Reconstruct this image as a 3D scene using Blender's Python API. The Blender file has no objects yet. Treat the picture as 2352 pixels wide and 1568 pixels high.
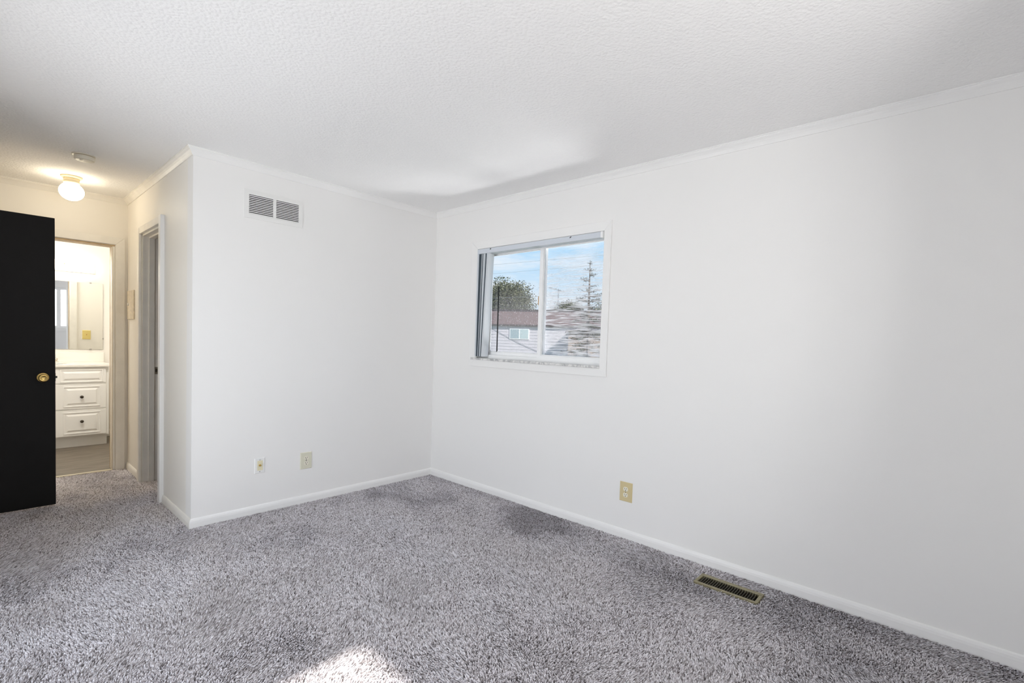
import bpy, bmesh, math, random
import numpy as np
from mathutils import Vector, Matrix

scene = bpy.context.scene
C = scene.collection
PI = math.pi

# ------------------------------------------------------------------ camera
F_PX, PY = 1120.15, 826.3
cam_d = bpy.data.cameras.new('camera')
cam = bpy.data.objects.new('camera', cam_d)
C.objects.link(cam)
right = Vector((0.67271432, -0.73919406, 0.0323664))
up = Vector((0.00709991, 0.05019115, 0.99871439))
fwd = Vector((0.73986826, 0.67161967, -0.03901252))
m = Matrix((right, up, -fwd)).transposed().to_4x4()
m.translation = Vector((-2.90431575, -3.63383325, 1.28355908))
cam.matrix_world = m
cam_d.sensor_fit = 'HORIZONTAL'
cam_d.sensor_width = 36.0
cam_d.lens = F_PX / 2352 * 36.0
cam_d.shift_y = (PY - 784.0) / 2352
cam_d.clip_start = 0.02
cam_d.clip_end = 500
scene.camera = cam

# ------------------------------------------------------------------ colour management
scene.view_settings.view_transform = 'Standard'
scene.view_settings.look = 'None'
scene.view_settings.gamma = 1.0
scene.view_settings.exposure = 0.0
scene.view_settings.use_curve_mapping = False
scene.cycles.max_bounces = 14
scene.cycles.diffuse_bounces = 8
scene.cycles.transparent_max_bounces = 16
scene.cycles.sample_clamp_indirect = 6.0
scene.cycles.caustics_reflective = False
scene.cycles.caustics_refractive = False
scene.cycles.use_denoising = True
try:
    scene.cycles.denoiser = 'OPENIMAGEDENOISE'
    scene.cycles.denoising_input_passes = 'RGB_ALBEDO_NORMAL'
except Exception:
    pass

# ------------------------------------------------------------------ world: blue sky with soft clouds
world = bpy.data.worlds.new('sky_world')
scene.world = world
world.use_nodes = True
wn, wl = world.node_tree.nodes, world.node_tree.links
wn.clear()
w_out = wn.new('ShaderNodeOutputWorld')
w_bg = wn.new('ShaderNodeBackground')
w_tc = wn.new('ShaderNodeTexCoord')
w_sep = wn.new('ShaderNodeSeparateXYZ')
w_ramp = wn.new('ShaderNodeValToRGB')
w_map = wn.new('ShaderNodeMapping')
w_noise = wn.new('ShaderNodeTexNoise')
w_cr = wn.new('ShaderNodeValToRGB')
w_mix = wn.new('ShaderNodeMixRGB')
wl.new(w_tc.outputs['Generated'], w_sep.inputs[0])
wl.new(w_sep.outputs['Z'], w_ramp.inputs[0])
e = w_ramp.color_ramp.elements
e[0].position, e[0].color = 0.0, (0.74, 0.84, 0.95, 1)
e[1].position, e[1].color = 0.5, (0.22, 0.46, 0.86, 1)
x = w_ramp.color_ramp.elements.new(0.10); x.color = (0.66, 0.82, 0.97, 1)
x = w_ramp.color_ramp.elements.new(0.19); x.color = (0.44, 0.72, 0.97, 1)
w_map.inputs['Scale'].default_value = (2.6, 2.6, 12.0)
w_map.inputs['Location'].default_value = (0.3, 0.15, 0.5)
wl.new(w_tc.outputs['Generated'], w_map.inputs[0])
wl.new(w_map.outputs[0], w_noise.inputs['Vector'])
w_noise.inputs['Scale'].default_value = 2.2
w_noise.inputs['Detail'].default_value = 6
w_noise.inputs['Roughness'].default_value = 0.55
wl.new(w_noise.outputs['Fac'], w_cr.inputs[0])
w_cr.color_ramp.elements[0].position = 0.44
w_cr.color_ramp.elements[0].color = (0, 0, 0, 1)
w_cr.color_ramp.elements[1].position = 0.66
w_cr.color_ramp.elements[1].color = (0.9, 0.9, 0.9, 1)
wl.new(w_cr.outputs[0], w_mix.inputs[0])
wl.new(w_ramp.outputs[0], w_mix.inputs[1])
w_mix.inputs[2].default_value = (0.90, 0.94, 0.99, 1)
wl.new(w_mix.outputs[0], w_bg.inputs[0])
w_bg.inputs[1].default_value = 1.0
wl.new(w_bg.outputs[0], w_out.inputs[0])

# ------------------------------------------------------------------ sun
SUN_AZ_DX = 0.02          # how far the sunbeam drifts in x for each metre it travels in +y
sun_d = bpy.data.lights.new('sun', 'SUN')
sun = bpy.data.objects.new('sun', sun_d)
C.objects.link(sun)
sun_d.energy = 7.5
sun_d.angle = math.radians(1.2)
sun_d.color = (1.0, 0.95, 0.88)
sd = Vector((SUN_AZ_DX, 1.0, -0.83)).normalized()
sun.rotation_euler = sd.to_track_quat('-Z', 'Y').to_euler()
sun.location = (3, -12, 12)

# ------------------------------------------------------------------ daylight in the rear window, ground bounce, and added fill lamps out of view
def area(name, loc, direction, sx, sy, power, color):
    d = bpy.data.lights.new(name, 'AREA')
    d.shape = 'RECTANGLE'; d.size = sx; d.size_y = sy
    d.energy = power; d.color = color
    o = bpy.data.objects.new(name, d); C.objects.link(o)
    o.location = loc
    o.rotation_euler = Vector(direction).to_track_quat('-Z', 'Z').to_euler()
    return o
DAY_AND_FILL = {}
DAY_AND_FILL['rear'] = area('daylight_rear_window', (-1.85, -4.33, 1.59), (0, 1, 0), 1.2, 0.93, 24.5, (1.0, 0.985, 0.955))
DAY_AND_FILL['rear_up'] = area('ground_bounce_rear_window', (-1.85, -5.0, 0.55), (0, 0.75, 0.70), 1.6, 0.8, 16.0, (1.0, 0.97, 0.93))
DAY_AND_FILL['side'] = area('side_window_fill', (-3.45, -1.525, 1.08), (1, 0, 0), 2.2, 1.9, 26.0, (0.88, 0.94, 1.0))  # added fill through an invented, unseen opening
DAY_AND_FILL['side_up'] = area('side_ceiling_fill', (-4.1, -1.525, 0.2), (0.70, 0, 0.75), 2.2, 0.8, 46.0, (1.0, 0.97, 0.93))  # added, unseen lamp tilted up to brighten the ceiling
DAY_AND_FILL['right_up'] = area('ground_bounce_right_window', (0.52, -1.45, 0.05), (-0.32, 0, 0.95), 1.5, 0.5, 120.0, (0.97, 0.98, 1.0))
DAY_AND_FILL['passage'] = area('passage_fill', (-4.3, 1.5, 1.45), (1, 0, 0.55), 0.5, 0.4, 9.0, (1.0, 0.78, 0.50))  # added, unseen lamp that warms the hall ceiling
DAY_AND_FILL['bath'] = area('bathroom_fill', (-2.45, 2.32, 2.42), (0, 0.45, -1), 0.35, 0.35, 33.0, (1.0, 0.955, 0.87))  # added, unseen lamp that brightens the vanity drawers

# ------------------------------------------------------------------ materials
def mat(name, col, rough=0.5, metal=0.0, bump=None, spec=0.5, emit=None, var=None, coat=0.0):
    """bump=(scale, strength, distance); var=(scale, amount) mottles the colour; all in object metres."""
    M = bpy.data.materials.new(name); M.use_nodes = True
    nt = M.node_tree; b = nt.nodes['Principled BSDF']
    b.inputs['Base Color'].default_value = (*col, 1)
    b.inputs['Roughness'].default_value = rough
    b.inputs['Metallic'].default_value = metal
    b.inputs['Specular IOR Level'].default_value = spec
    if coat: b.inputs['Coat Weight'].default_value = coat
    tc = nt.nodes.new('ShaderNodeTexCoord')
    if bump:
        n = nt.nodes.new('ShaderNodeTexNoise'); n.inputs['Scale'].default_value = bump[0]
        n.inputs['Detail'].default_value = 3
        bp = nt.nodes.new('ShaderNodeBump'); bp.inputs['Strength'].default_value = bump[1]
        bp.inputs['Distance'].default_value = bump[2]
        nt.links.new(tc.outputs['Object'], n.inputs['Vector'])
        nt.links.new(n.outputs['Fac'], bp.inputs['Height'])
        nt.links.new(bp.outputs[0], b.inputs['Normal'])
    if var:
        n = nt.nodes.new('ShaderNodeTexNoise'); n.inputs['Scale'].default_value = var[0]
        n.inputs['Detail'].default_value = 4
        r = nt.nodes.new('ShaderNodeValToRGB')
        k = var[1]
        r.color_ramp.elements[0].position = 0.3
        r.color_ramp.elements[1].position = 0.7
        r.color_ramp.elements[0].color = (*[c * (1 - k) for c in col], 1)
        r.color_ramp.elements[1].color = (*[min(1, c * (1 + k)) for c in col], 1)
        nt.links.new(tc.outputs['Object'], n.inputs['Vector'])
        nt.links.new(n.outputs['Fac'], r.inputs[0])
        nt.links.new(r.outputs[0], b.inputs['Base Color'])
    if emit:
        b.inputs['Emission Color'].default_value = (*emit[0], 1)
        b.inputs['Emission Strength'].default_value = emit[1]
    return M

def mat_glass(name, tint=(1, 1, 1), refl=0.06):
    M = bpy.data.materials.new(name); M.use_nodes = True
    nt = M.node_tree; nt.nodes.clear()
    o = nt.nodes.new('ShaderNodeOutputMaterial'); mx = nt.nodes.new('ShaderNodeMixShader')
    t = nt.nodes.new('ShaderNodeBsdfTransparent'); g = nt.nodes.new('ShaderNodeBsdfGlossy')
    t.inputs[0].default_value = (*tint, 1); g.inputs['Roughness'].default_value = 0.02
    lw = nt.nodes.new('ShaderNodeLayerWeight'); lw.inputs[0].default_value = 0.12
    nt.links.new(lw.outputs['Fresnel'], mx.inputs[0])
    nt.links.new(t.outputs[0], mx.inputs[1]); nt.links.new(g.outputs[0], mx.inputs[2])
    nt.links.new(mx.outputs[0], o.inputs[0])
    return M

def mat_speckled_glass(name):
    """pane with dried spots and runs of dirt on its lower half"""
    M = mat_glass(name); nt = M.node_tree
    o = nt.nodes['Material Output']; base = o.inputs[0].links[0].from_socket
    tc = nt.nodes.new('ShaderNodeTexCoord'); mp = nt.nodes.new('ShaderNodeMapping')
    mp.inputs['Scale'].default_value = (1, 1, 0.45)
    v = nt.nodes.new('ShaderNodeTexNoise'); v.inputs['Scale'].default_value = 150; v.inputs['Detail'].default_value = 2
    r = nt.nodes.new('ShaderNodeValToRGB')
    r.color_ramp.elements[0].position = 0.64; r.color_ramp.elements[0].color = (0, 0, 0, 1)
    r.color_ramp.elements[1].position = 0.72; r.color_ramp.elements[1].color = (0.75, 0.75, 0.75, 1)
    sp = nt.nodes.new('ShaderNodeSeparateXYZ')
    mr = nt.nodes.new('ShaderNodeMapRange')
    mr.inputs['From Min'].default_value = 0.66; mr.inputs['From Max'].default_value = 0.44
    mul = nt.nodes.new('ShaderNodeMath'); mul.operation = 'MULTIPLY'
    d = nt.nodes.new('ShaderNodeBsdfDiffuse'); d.inputs[0].default_value = (0.9, 0.9, 0.92, 1)
    mx = nt.nodes.new('ShaderNodeMixShader')
    L = nt.links.new
    L(tc.outputs['Object'], mp.inputs[0]); L(mp.outputs[0], v.inputs['Vector']); L(v.outputs['Fac'], r.inputs[0])
    L(tc.outputs['Object'], sp.inputs[0]); L(sp.outputs['Z'], mr.inputs['Value'])
    L(r.outputs[0], mul.inputs[0]); L(mr.outputs[0], mul.inputs[1])
    ad = nt.nodes.new('ShaderNodeMath'); ad.operation = 'MULTIPLY_ADD'; ad.inputs[1].default_value = 0.12
    L(mr.outputs[0], ad.inputs[0]); L(mul.outputs[0], ad.inputs[2])
    L(ad.outputs[0], mx.inputs[0]); L(base, mx.inputs[1]); L(d.outputs[0], mx.inputs[2]); L(mx.outputs[0], o.inputs[0])
    return M

def mat_screen(name):
    """fine insect mesh: see-through, its moire painted as pale wavering horizontal streaks"""
    M = bpy.data.materials.new(name); M.use_nodes = True
    nt = M.node_tree; nt.nodes.clear(); L = nt.links.new
    o = nt.nodes.new('ShaderNodeOutputMaterial'); mx = nt.nodes.new('ShaderNodeMixShader')
    t = nt.nodes.new('ShaderNodeBsdfTransparent'); d = nt.nodes.new('ShaderNodeBsdfDiffuse')
    d.inputs[0].default_value = (0.93, 0.93, 0.95, 1)
    tc = nt.nodes.new('ShaderNodeTexCoord'); mp = nt.nodes.new('ShaderNodeMapping')
    mp.inputs['Scale'].default_value = (1.0, 7.0, 120.0)
    n = nt.nodes.new('ShaderNodeTexNoise'); n.inputs['Scale'].default_value = 1.0; n.inputs['Detail'].default_value = 3
    n.inputs['Distortion'].default_value = 0.6
    r = nt.nodes.new('ShaderNodeValToRGB')
    r.color_ramp.elements[0].position = 0.40; r.color_ramp.elements[0].color = (0.06, 0.06, 0.06, 1)
    r.color_ramp.elements[1].position = 0.64; r.color_ramp.elements[1].color = (0.62, 0.62, 0.62, 1)
    L(tc.outputs['Object'], mp.inputs[0]); L(mp.outputs[0], n.inputs['Vector']); L(n.outputs['Fac'], r.inputs[0])
    sp = nt.nodes.new('ShaderNodeSeparateXYZ'); mr = nt.nodes.new('ShaderNodeMapRange'); mu = nt.nodes.new('ShaderNodeMath'); mu.operation = 'MULTIPLY'
    mr.inputs['From Min'].default_value = 0.86; mr.inputs['From Max'].default_value = 0.46   # painted moire fades upward, where bright sky hides it
    mr.inputs['To Min'].default_value = 0.18; mr.inputs['To Max'].default_value = 1.0
    L(tc.outputs['Object'], sp.inputs[0]); L(sp.outputs['Z'], mr.inputs['Value']); L(r.outputs[0], mu.inputs[0]); L(mr.outputs[0], mu.inputs[1])
    L(mu.outputs[0], mx.inputs[0]); L(t.outputs[0], mx.inputs[1]); L(d.outputs[0], mx.inputs[2]); L(mx.outputs[0], o.inputs[0])
    return M

def mat_attr(name, stops, rough=0.8, attr='tone', spec=0.2, transl=0.0):
    """colour picked per leaf / per yarn from a random 'tone' attribute"""
    M = bpy.data.materials.new(name); M.use_nodes = True
    nt = M.node_tree; b = nt.nodes['Principled BSDF']
    a = nt.nodes.new('ShaderNodeAttribute'); a.attribute_name = attr
    r = nt.nodes.new('ShaderNodeValToRGB')
    el = r.color_ramp.elements
    while len(el) < len(stops): el.new(0.5)
    for q, (p, c) in zip(el, stops): q.position = p; q.color = (*c, 1)
    nt.links.new(a.outputs['Fac'], r.inputs[0]); nt.links.new(r.outputs[0], b.inputs['Base Color'])
    b.inputs['Roughness'].default_value = rough; b.inputs['Specular IOR Level'].default_value = spec
    return M

def mat_wood_floor(name):
    M = mat(name, (0.2, 0.17, 0.14), 0.45); nt = M.node_tree; b = nt.nodes['Principled BSDF']; L = nt.links.new
    tc = nt.nodes['Texture Coordinate']; mp = nt.nodes.new('ShaderNodeMapping'); mp.inputs['Scale'].default_value = (3, 30, 1)
    n = nt.nodes.new('ShaderNodeTexNoise'); n.inputs['Scale'].default_value = 2; n.inputs['Detail'].default_value = 5
    r = nt.nodes.new('ShaderNodeValToRGB')
    r.color_ramp.elements[0].position = 0.3; r.color_ramp.elements[0].color = (0.10, 0.085, 0.07, 1)
    r.color_ramp.elements[1].position = 0.7; r.color_ramp.elements[1].color = (0.24, 0.20, 0.16, 1)
    L(tc.outputs['Object'], mp.inputs[0]); L(mp.outputs[0], n.inputs['Vector']); L(n.outputs['Fac'], r.inputs[0]); L(r.outputs[0], b.inputs['Base Color'])
    return M

def mat_marble(name):
    M = mat(name, (0.8, 0.8, 0.8), 0.3); nt = M.node_tree; b = nt.nodes['Principled BSDF']; L = nt.links.new
    tc = nt.nodes['Texture Coordinate']
    n = nt.nodes.new('ShaderNodeTexNoise'); n.inputs['Scale'].default_value = 14; n.inputs['Detail'].default_value = 8; n.inputs['Distortion'].default_value = 1.6
    r = nt.nodes.new('ShaderNodeValToRGB')
    r.color_ramp.elements[0].position = 0.36; r.color_ramp.elements[0].color = (0.42, 0.42, 0.43, 1)
    r.color_ramp.elements[1].position = 0.56; r.color_ramp.elements[1].color = (0.78, 0.77, 0.75, 1)
    L(tc.outputs['Object'], n.inputs['Vector']); L(n.outputs['Fac'], r.inputs[0]); L(r.outputs[0], b.inputs['Base Color'])
    return M

def mat_popcorn(name, col):
    M = mat(name, col, 0.9); nt = M.node_tree; b = nt.nodes['Principled BSDF']; L = nt.links.new
    tc = nt.nodes['Texture Coordinate']
    v = nt.nodes.new('ShaderNodeTexVoronoi'); v.inputs['Scale'].default_value = 70
    n = nt.nodes.new('ShaderNodeTexNoise'); n.inputs['Scale'].default_value = 90; n.inputs['Detail'].default_value = 3
    ad = nt.nodes.new('ShaderNodeMath'); ad.operation = 'SUBTRACT'
    bp = nt.nodes.new('ShaderNodeBump'); bp.inputs['Strength'].default_value = 0.36; bp.inputs['Distance'].default_value = 0.006
    L(tc.outputs['Object'], v.inputs['Vector']); L(tc.outputs['Object'], n.inputs['Vector'])
    L(n.outputs['Fac'], ad.inputs[0]); L(v.outputs['Distance'], ad.inputs[1]); L(ad.outputs[0], bp.inputs['Height'])
    L(bp.outputs[0], b.inputs['Normal'])
    return M

WALL = mat('wall_paint', (0.87, 0.862, 0.85), 0.65, bump=(170, 0.10, 0.002), spec=0.35)
HALLPAINT = mat('hall_paint', (0.86, 0.835, 0.785), 0.5, bump=(170, 0.10, 0.002), spec=0.4)
CEIL = mat_popcorn('ceiling_texture', (0.89, 0.885, 0.88))
TRIM = mat('trim_paint', (0.88, 0.875, 0.865), 0.38, spec=0.45)
HALLTRIM = mat('hall_trim_paint', (0.85, 0.83, 0.785), 0.4, var=(9, 0.04))
GOLDWOOD = mat('varnished_wood', (0.50, 0.37, 0.21), 0.45, var=(20, 0.2))
SUB = mat('carpet_backing', (0.16, 0.145, 0.145), 0.95)
BLACKDOOR = mat('black_paint', (0.009, 0.0085, 0.0085), 0.55, bump=(60, 0.08, 0.001), spec=0.18)
BRASS = mat('polished_brass', (0.86, 0.62, 0.22), 0.18, 1.0)
STEEL = mat('brushed_steel', (0.5, 0.49, 0.47), 0.32, 1.0)
DARKMETAL = mat('dark_metal', (0.03, 0.03, 0.028), 0.5)
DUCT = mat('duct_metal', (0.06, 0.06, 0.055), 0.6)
GRILLE = mat('grille_paint', (0.84, 0.835, 0.82), 0.4)
VINYL = mat('white_vinyl', (0.93, 0.935, 0.94), 0.35)
VANE = mat('blind_vinyl', (0.82, 0.85, 0.88), 0.4)
GAP_SHADE = mat('blind_gap_shade', (0.10, 0.13, 0.16), 0.5)  # dark vane colour standing in for shaded gaps in the stack
GREYMETAL = mat('headrail_enamel', (0.64, 0.68, 0.74), 0.35)
GLASS = mat_glass('window_glass')
SPOTGLASS = mat_speckled_glass('spotted_glass')
SCREEN = mat_screen('insect_mesh')
GASKET = mat('black_gasket', (0.015, 0.015, 0.015), 0.6)
AMBER = mat('amber_plastic', (0.55, 0.30, 0.08), 0.35)
MARBLE = mat_marble('sill_marble')
IVORY = mat('ivory_plastic', (0.80, 0.74, 0.52), 0.35)
PALEIVORY = mat('pale_ivory_plastic', (0.72, 0.70, 0.57), 0.35)
TANPLATE = mat('tan_plastic', (0.66, 0.55, 0.31), 0.4)
SOCKET = mat('socket_plastic', (0.84, 0.80, 0.68), 0.35)
WHITEPL = mat('white_plastic', (0.86, 0.86, 0.85), 0.35)
SLOT = mat('slot_dark', (0.02, 0.015, 0.01), 0.7)
REGISTER = mat('register_enamel', (0.24, 0.21, 0.12), 0.45, var=(40, 0.2))
REGDARK = mat('register_vane', (0.060, 0.055, 0.035), 0.5)
DETECTOR = mat('detector_plastic', (0.74, 0.70, 0.60), 0.45)
FIXTURE = mat('fixture_enamel', (0.75, 0.66, 0.45), 0.4)
GLOBE = mat('opal_glass', (0.95, 0.93, 0.88), 0.3, emit=((1.0, 0.88, 0.67), 17.0))
DIFFUSER = mat('light_bar_acrylic', (0.9, 0.9, 0.88), 0.4, emit=((1.0, 0.93, 0.78), 5.0))
CABINET = mat('white_thermofoil', (0.92, 0.915, 0.90), 0.4)
COUNTER = mat('cultured_marble', (0.90, 0.88, 0.83), 0.2, coat=0.2)
MIRROR = mat('mirror_silver', (0.94, 0.95, 0.94), 0.0, 1.0)
KNOBM = mat('pewter', (0.10, 0.085, 0.07), 0.3, 1.0)
BATHFLOOR = mat_wood_floor('vinyl_plank')
THRESH = mat('threshold_metal', (0.85, 0.78, 0.60), 0.28, 1.0)
PANELP = mat('panel_paint', (0.74, 0.66, 0.53), 0.5, bump=(45, 0.5, 0.003), var=(35, 0.14))
CARPET = mat_attr('carpet_yarn', [(0.0, (0.10, 0.085, 0.085)), (0.30, (0.46, 0.425, 0.435)), (0.70, (0.79, 0.755, 0.79)), (1.0, (0.93, 0.91, 0.945))], 0.95, spec=0.1)
SIDING = mat('siding_paint', (0.58, 0.555, 0.60), 0.6, var=(3, 0.05))
MANSARD = mat('mansard_metal', (0.17, 0.115, 0.115), 0.6, var=(4, 0.15))
FASCIA = mat('fascia_dark', (0.05, 0.035, 0.035), 0.6)
FARGLASS = mat('far_window', (0.30, 0.40, 0.44), 0.15)
BRICK = mat('tan_brick', (0.42, 0.34, 0.30), 0.8, var=(25, 0.25))
LEAF = mat_attr('leaf', [(0.0, (0.030, 0.038, 0.022)), (0.6, (0.085, 0.10, 0.055)), (1.0, (0.26, 0.26, 0.17))], 0.7)
NEEDLE = mat_attr('needle', [(0.0, (0.05, 0.06, 0.05)), (0.6, (0.13, 0.14, 0.12)), (1.0, (0.24, 0.25, 0.22))], 0.8)
BARK = mat('bark', (0.10, 0.075, 0.055), 0.9, var=(12, 0.3))
CABLE = mat('cable_rubber', (0.16, 0.19, 0.22), 0.6)
GRASS = mat('grass_ground', (0.10, 0.13, 0.06), 0.95, var=(0.6, 0.3))
ROOFM = mat('far_roof', (0.25, 0.22, 0.21), 0.8)

# ------------------------------------------------------------------ object helpers
ORG = {}          # world origin of each root, so that parts are authored in world metres

def tagset(o, label=None, cat=None, group=None, kind=None):
    if label: o['label'] = label
    if cat: o['category'] = cat
    if group: o['group'] = group
    if kind: o['kind'] = kind
    return o

def thing(name, loc, label, cat, group=None, kind=None):
    o = bpy.data.objects.new(name, None); C.objects.link(o)
    o.location = loc; o.empty_display_size = 0.05
    ORG[o.name] = Vector(loc)
    return tagset(o, label, cat, group, kind)

def obj(name, bm, material, parent=None, smooth=False, label=None, bevel=0.0):
    """links bm (authored in world metres) as one mesh object, under parent if given"""
    org = ORG[parent.name] if parent else None
    if org is None:
        vs = [v.co.copy() for v in bm.verts]
        mn = Vector((min(v.x for v in vs), min(v.y for v in vs), min(v.z for v in vs)))
        mxv = Vector((max(v.x for v in vs), max(v.y for v in vs), max(v.z for v in vs)))
        base = Vector(((mn.x + mxv.x) / 2, (mn.y + mxv.y) / 2, mn.z))
    else:
        base = org
    bmesh.ops.translate(bm, verts=bm.verts, vec=-base)
    me = bpy.data.meshes.new(name); 
    bmesh.ops.recalc_face_normals(bm, faces=bm.faces)
    bm.to_mesh(me); bm.free()
    me.materials.append(material)
    if smooth:
        for p in me.polygons: p.use_smooth = True
    o = bpy.data.objects.new(name, me); C.objects.link(o)
    if parent:
        o.parent = parent
    else:
        o.location = base
    ORG[o.name] = base
    if bevel:
        b = o.modifiers.new('bevel', 'BEVEL'); b.width = bevel; b.segments = 2; b.limit_method = 'ANGLE'
    if label: o['label'] = label
    return o

def BM(): return bmesh.new()

def box(bm, x0, x1, y0, y1, z0, z1):
    if x0 > x1: x0, x1 = x1, x0
    if y0 > y1: y0, y1 = y1, y0
    if z0 > z1: z0, z1 = z1, z0
    v = [bm.verts.new(p) for p in ((x0,y0,z0),(x1,y0,z0),(x1,y1,z0),(x0,y1,z0),(x0,y0,z1),(x1,y0,z1),(x1,y1,z1),(x0,y1,z1))]
    for f in ((0,3,2,1),(4,5,6,7),(0,1,5,4),(1,2,6,5),(2,3,7,6),(3,0,4,7)):
        bm.faces.new([v[i] for i in f])
    return bm

def bx(*a): return box(BM(), *a)

def ring(bm, axis, n0, n1, u0, u1, z0, z1, wl_, wr, wb, wt):
    """rectangular frame of four pieces that only touch. axis 'x': faces along x, u runs along y; axis 'y': u runs along x"""
    for (a, b_, c, d_) in ((u0, u0 + wl_, z0, z1), (u1 - wr, u1, z0, z1), (u0 + wl_, u1 - wr, z1 - wt, z1), (u0 + wl_, u1 - wr, z0, z0 + wb)):
        if b_ - a < 1e-6 or d_ - c < 1e-6: continue
        if axis == 'x': box(bm, n0, n1, a, b_, c, d_)
        else: box(bm, a, b_, n0, n1, c, d_)
    return bm

def mitred(bm, axis, n0, n1, u0, u1, z0, z1, w_, wz, sides='LRTB', wb=None):
    """mitred flat casing around the opening u0..u1, z0..z1; w_ wide at the sides, wz at top, wb at the bottom"""
    wb = wz if wb is None else wb
    P = lambda u, n, z: (n, u, z) if axis == 'x' else (u, n, z)
    lo_o, lo_i = (z0 - wb, z0) if 'B' in sides else (z0, z0)
    q = {'L': [(u0 - w_, lo_o), (u0, lo_i), (u0, z1), (u0 - w_, z1 + wz)], 'R': [(u1, lo_i), (u1 + w_, lo_o), (u1 + w_, z1 + wz), (u1, z1)],
         'T': [(u0, z1), (u1, z1), (u1 + w_, z1 + wz), (u0 - w_, z1 + wz)], 'B': [(u0 - w_, z0 - wb), (u1 + w_, z0 - wb), (u1, z0), (u0, z0)]}
    for k in sides: hexa(bm, [P(u, n0, z) for u, z in q[k]] + [P(u, n1, z) for u, z in q[k]])
    return bm

def hexa(bm, pts):
    v = [bm.verts.new(p) for p in pts]
    for f in ((0,3,2,1),(4,5,6,7),(0,1,5,4),(1,2,6,5),(2,3,7,6),(3,0,4,7)):
        bm.faces.new([v[i] for i in f])
    return bm

def lathe(bm, prof, origin, axis='z', seg=32, scale=(1, 1)):
    """prof: list of (radius, height); height runs along +axis"""
    o = Vector(origin); rings = []
    for r, h in prof:
        ring = []
        for i in range(seg):
            a = 2 * PI * i / seg
            c, s = r * math.cos(a) * scale[0], r * math.sin(a) * scale[1]
            p = {'z': (c, s, h), 'y': (c, h, s), 'x': (h, c, s)}[axis]
            ring.append(bm.verts.new(o + Vector(p)))
        rings.append(ring)
    for a, b in zip(rings, rings[1:]):
        for i in range(seg):
            j = (i + 1) % seg
            bm.faces.new((a[i], a[j], b[j], b[i]))
    bm.faces.new(list(reversed(rings[0]))); bm.faces.new(rings[-1])
    return bm

def sweep(bm, prof, p0, p1, n, m0=0, m1=0):
    """prof (distance from wall, z) extruded from p0 to p1 in plan; n: unit plan normal into the room.
    m0/m1: +1 lengthens (outside corner) or -1 shortens (inside corner) each end by the distance (a mitre)."""
    p0, p1, n = Vector((*p0, 0)), Vector((*p1, 0)), Vector((*n, 0))
    t = (p1 - p0).normalized()
    A = [bm.verts.new(p0 + n * d - t * (m0 * d) + Vector((0, 0, z))) for d, z in prof]
    B = [bm.verts.new(p1 + n * d + t * (m1 * d) + Vector((0, 0, z))) for d, z in prof]
    k = len(prof)
    for i in range(k):
        j = (i + 1) % k
        bm.faces.new((A[i], A[j], B[j], B[i]))
    bm.faces.new(list(reversed(A))); bm.faces.new(B)
    return bm

def tube(bm, pts, r, seg=8):
    pts = [Vector(p) for p in pts]; rings = []
    for i, p in enumerate(pts):
        t = (pts[min(i + 1, len(pts) - 1)] - pts[max(i - 1, 0)]).normalized()
        a = t.cross(Vector((0, 0, 1)))
        if a.length < 1e-3: a = t.cross(Vector((1, 0, 0)))
        a.normalize(); b = t.cross(a).normalized()
        rr = r[i] if isinstance(r, (list, tuple)) else r
        rings.append([bm.verts.new(p + a * rr * math.cos(2 * PI * k / seg) + b * rr * math.sin(2 * PI * k / seg)) for k in range(seg)])
    for A, B in zip(rings, rings[1:]):
        for k in range(seg):
            bm.faces.new((A[k], A[(k + 1) % seg], B[(k + 1) % seg], B[k]))
    bm.faces.new(list(reversed(rings[0]))); bm.faces.new(rings[-1])
    return bm

# ------------------------------------------------------------------ dimensions
L, D, H = 1.967, 1.972, 2.44            # length of the grille wall, depth of the hall, ceiling height
XW, YR = -3.35, -4.2                     # left wall, rear wall
YB = 3.774                               # bathroom mirror wall
XBR = -1.60                              # bathroom right wall
WY0, WY1, WZ0, WZ1 = -1.82, -0.575, 1.125, 2.055     # window opening in the right wall
RX0, RX1, RZ0, RZ1 = -2.45, -1.25, 1.125, 2.055       # window opening in the rear wall
SY0, SY1, SZ0, SZ1 = -2.65, -0.40, 0.10, 2.055          # added, unseen fill opening in the left wall

# ------------------------------------------------------------------ the shell
def wall(name, bm, label, material=WALL):
    return tagset(obj(name, bm, material), label, 'wall', kind='structure')

# right (window) wall
b = BM()
box(b, 0, 0.15, WY1, YB + 0.12, -0.2, H); box(b, 0, 0.15, YR - 0.15, WY0, -0.2, H)
box(b, 0, 0.15, WY0, WY1, -0.2, WZ0); box(b, 0, 0.15, WY0, WY1, WZ1, H)
wall('wall_right', b, 'off-white painted wall holding the sliding window')
# back wall with the air grille (duct hole cut through)
VX0, VX1, VZ0, VZ1 = -1.648, -1.285, 2.092, 2.238
b = BM()
box(b, -L, VX0, 0, 0.12, -0.2, H); box(b, VX1, 0, 0, 0.12, -0.2, H)
box(b, VX0, VX1, 0, 0.12, -0.2, VZ0); box(b, VX0, VX1, 0, 0.12, VZ1, H)
wall('wall_back', b, 'white wall with the air grille and two low outlets')
# hall right wall, with the closet doorway
CY0, CY1, CZ = 0.745, 1.385, 2.062
b = BM()
box(b, -L, -L + 0.115, 0.12, CY0, -0.2, H); box(b, -L, -L + 0.115, CY1, D, -0.2, H)
box(b, -L, -L + 0.115, CY0, CY1, CZ, H)
wall('wall_hall', b, 'cream side wall of the hall with the narrow open doorway', HALLPAINT)
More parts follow.
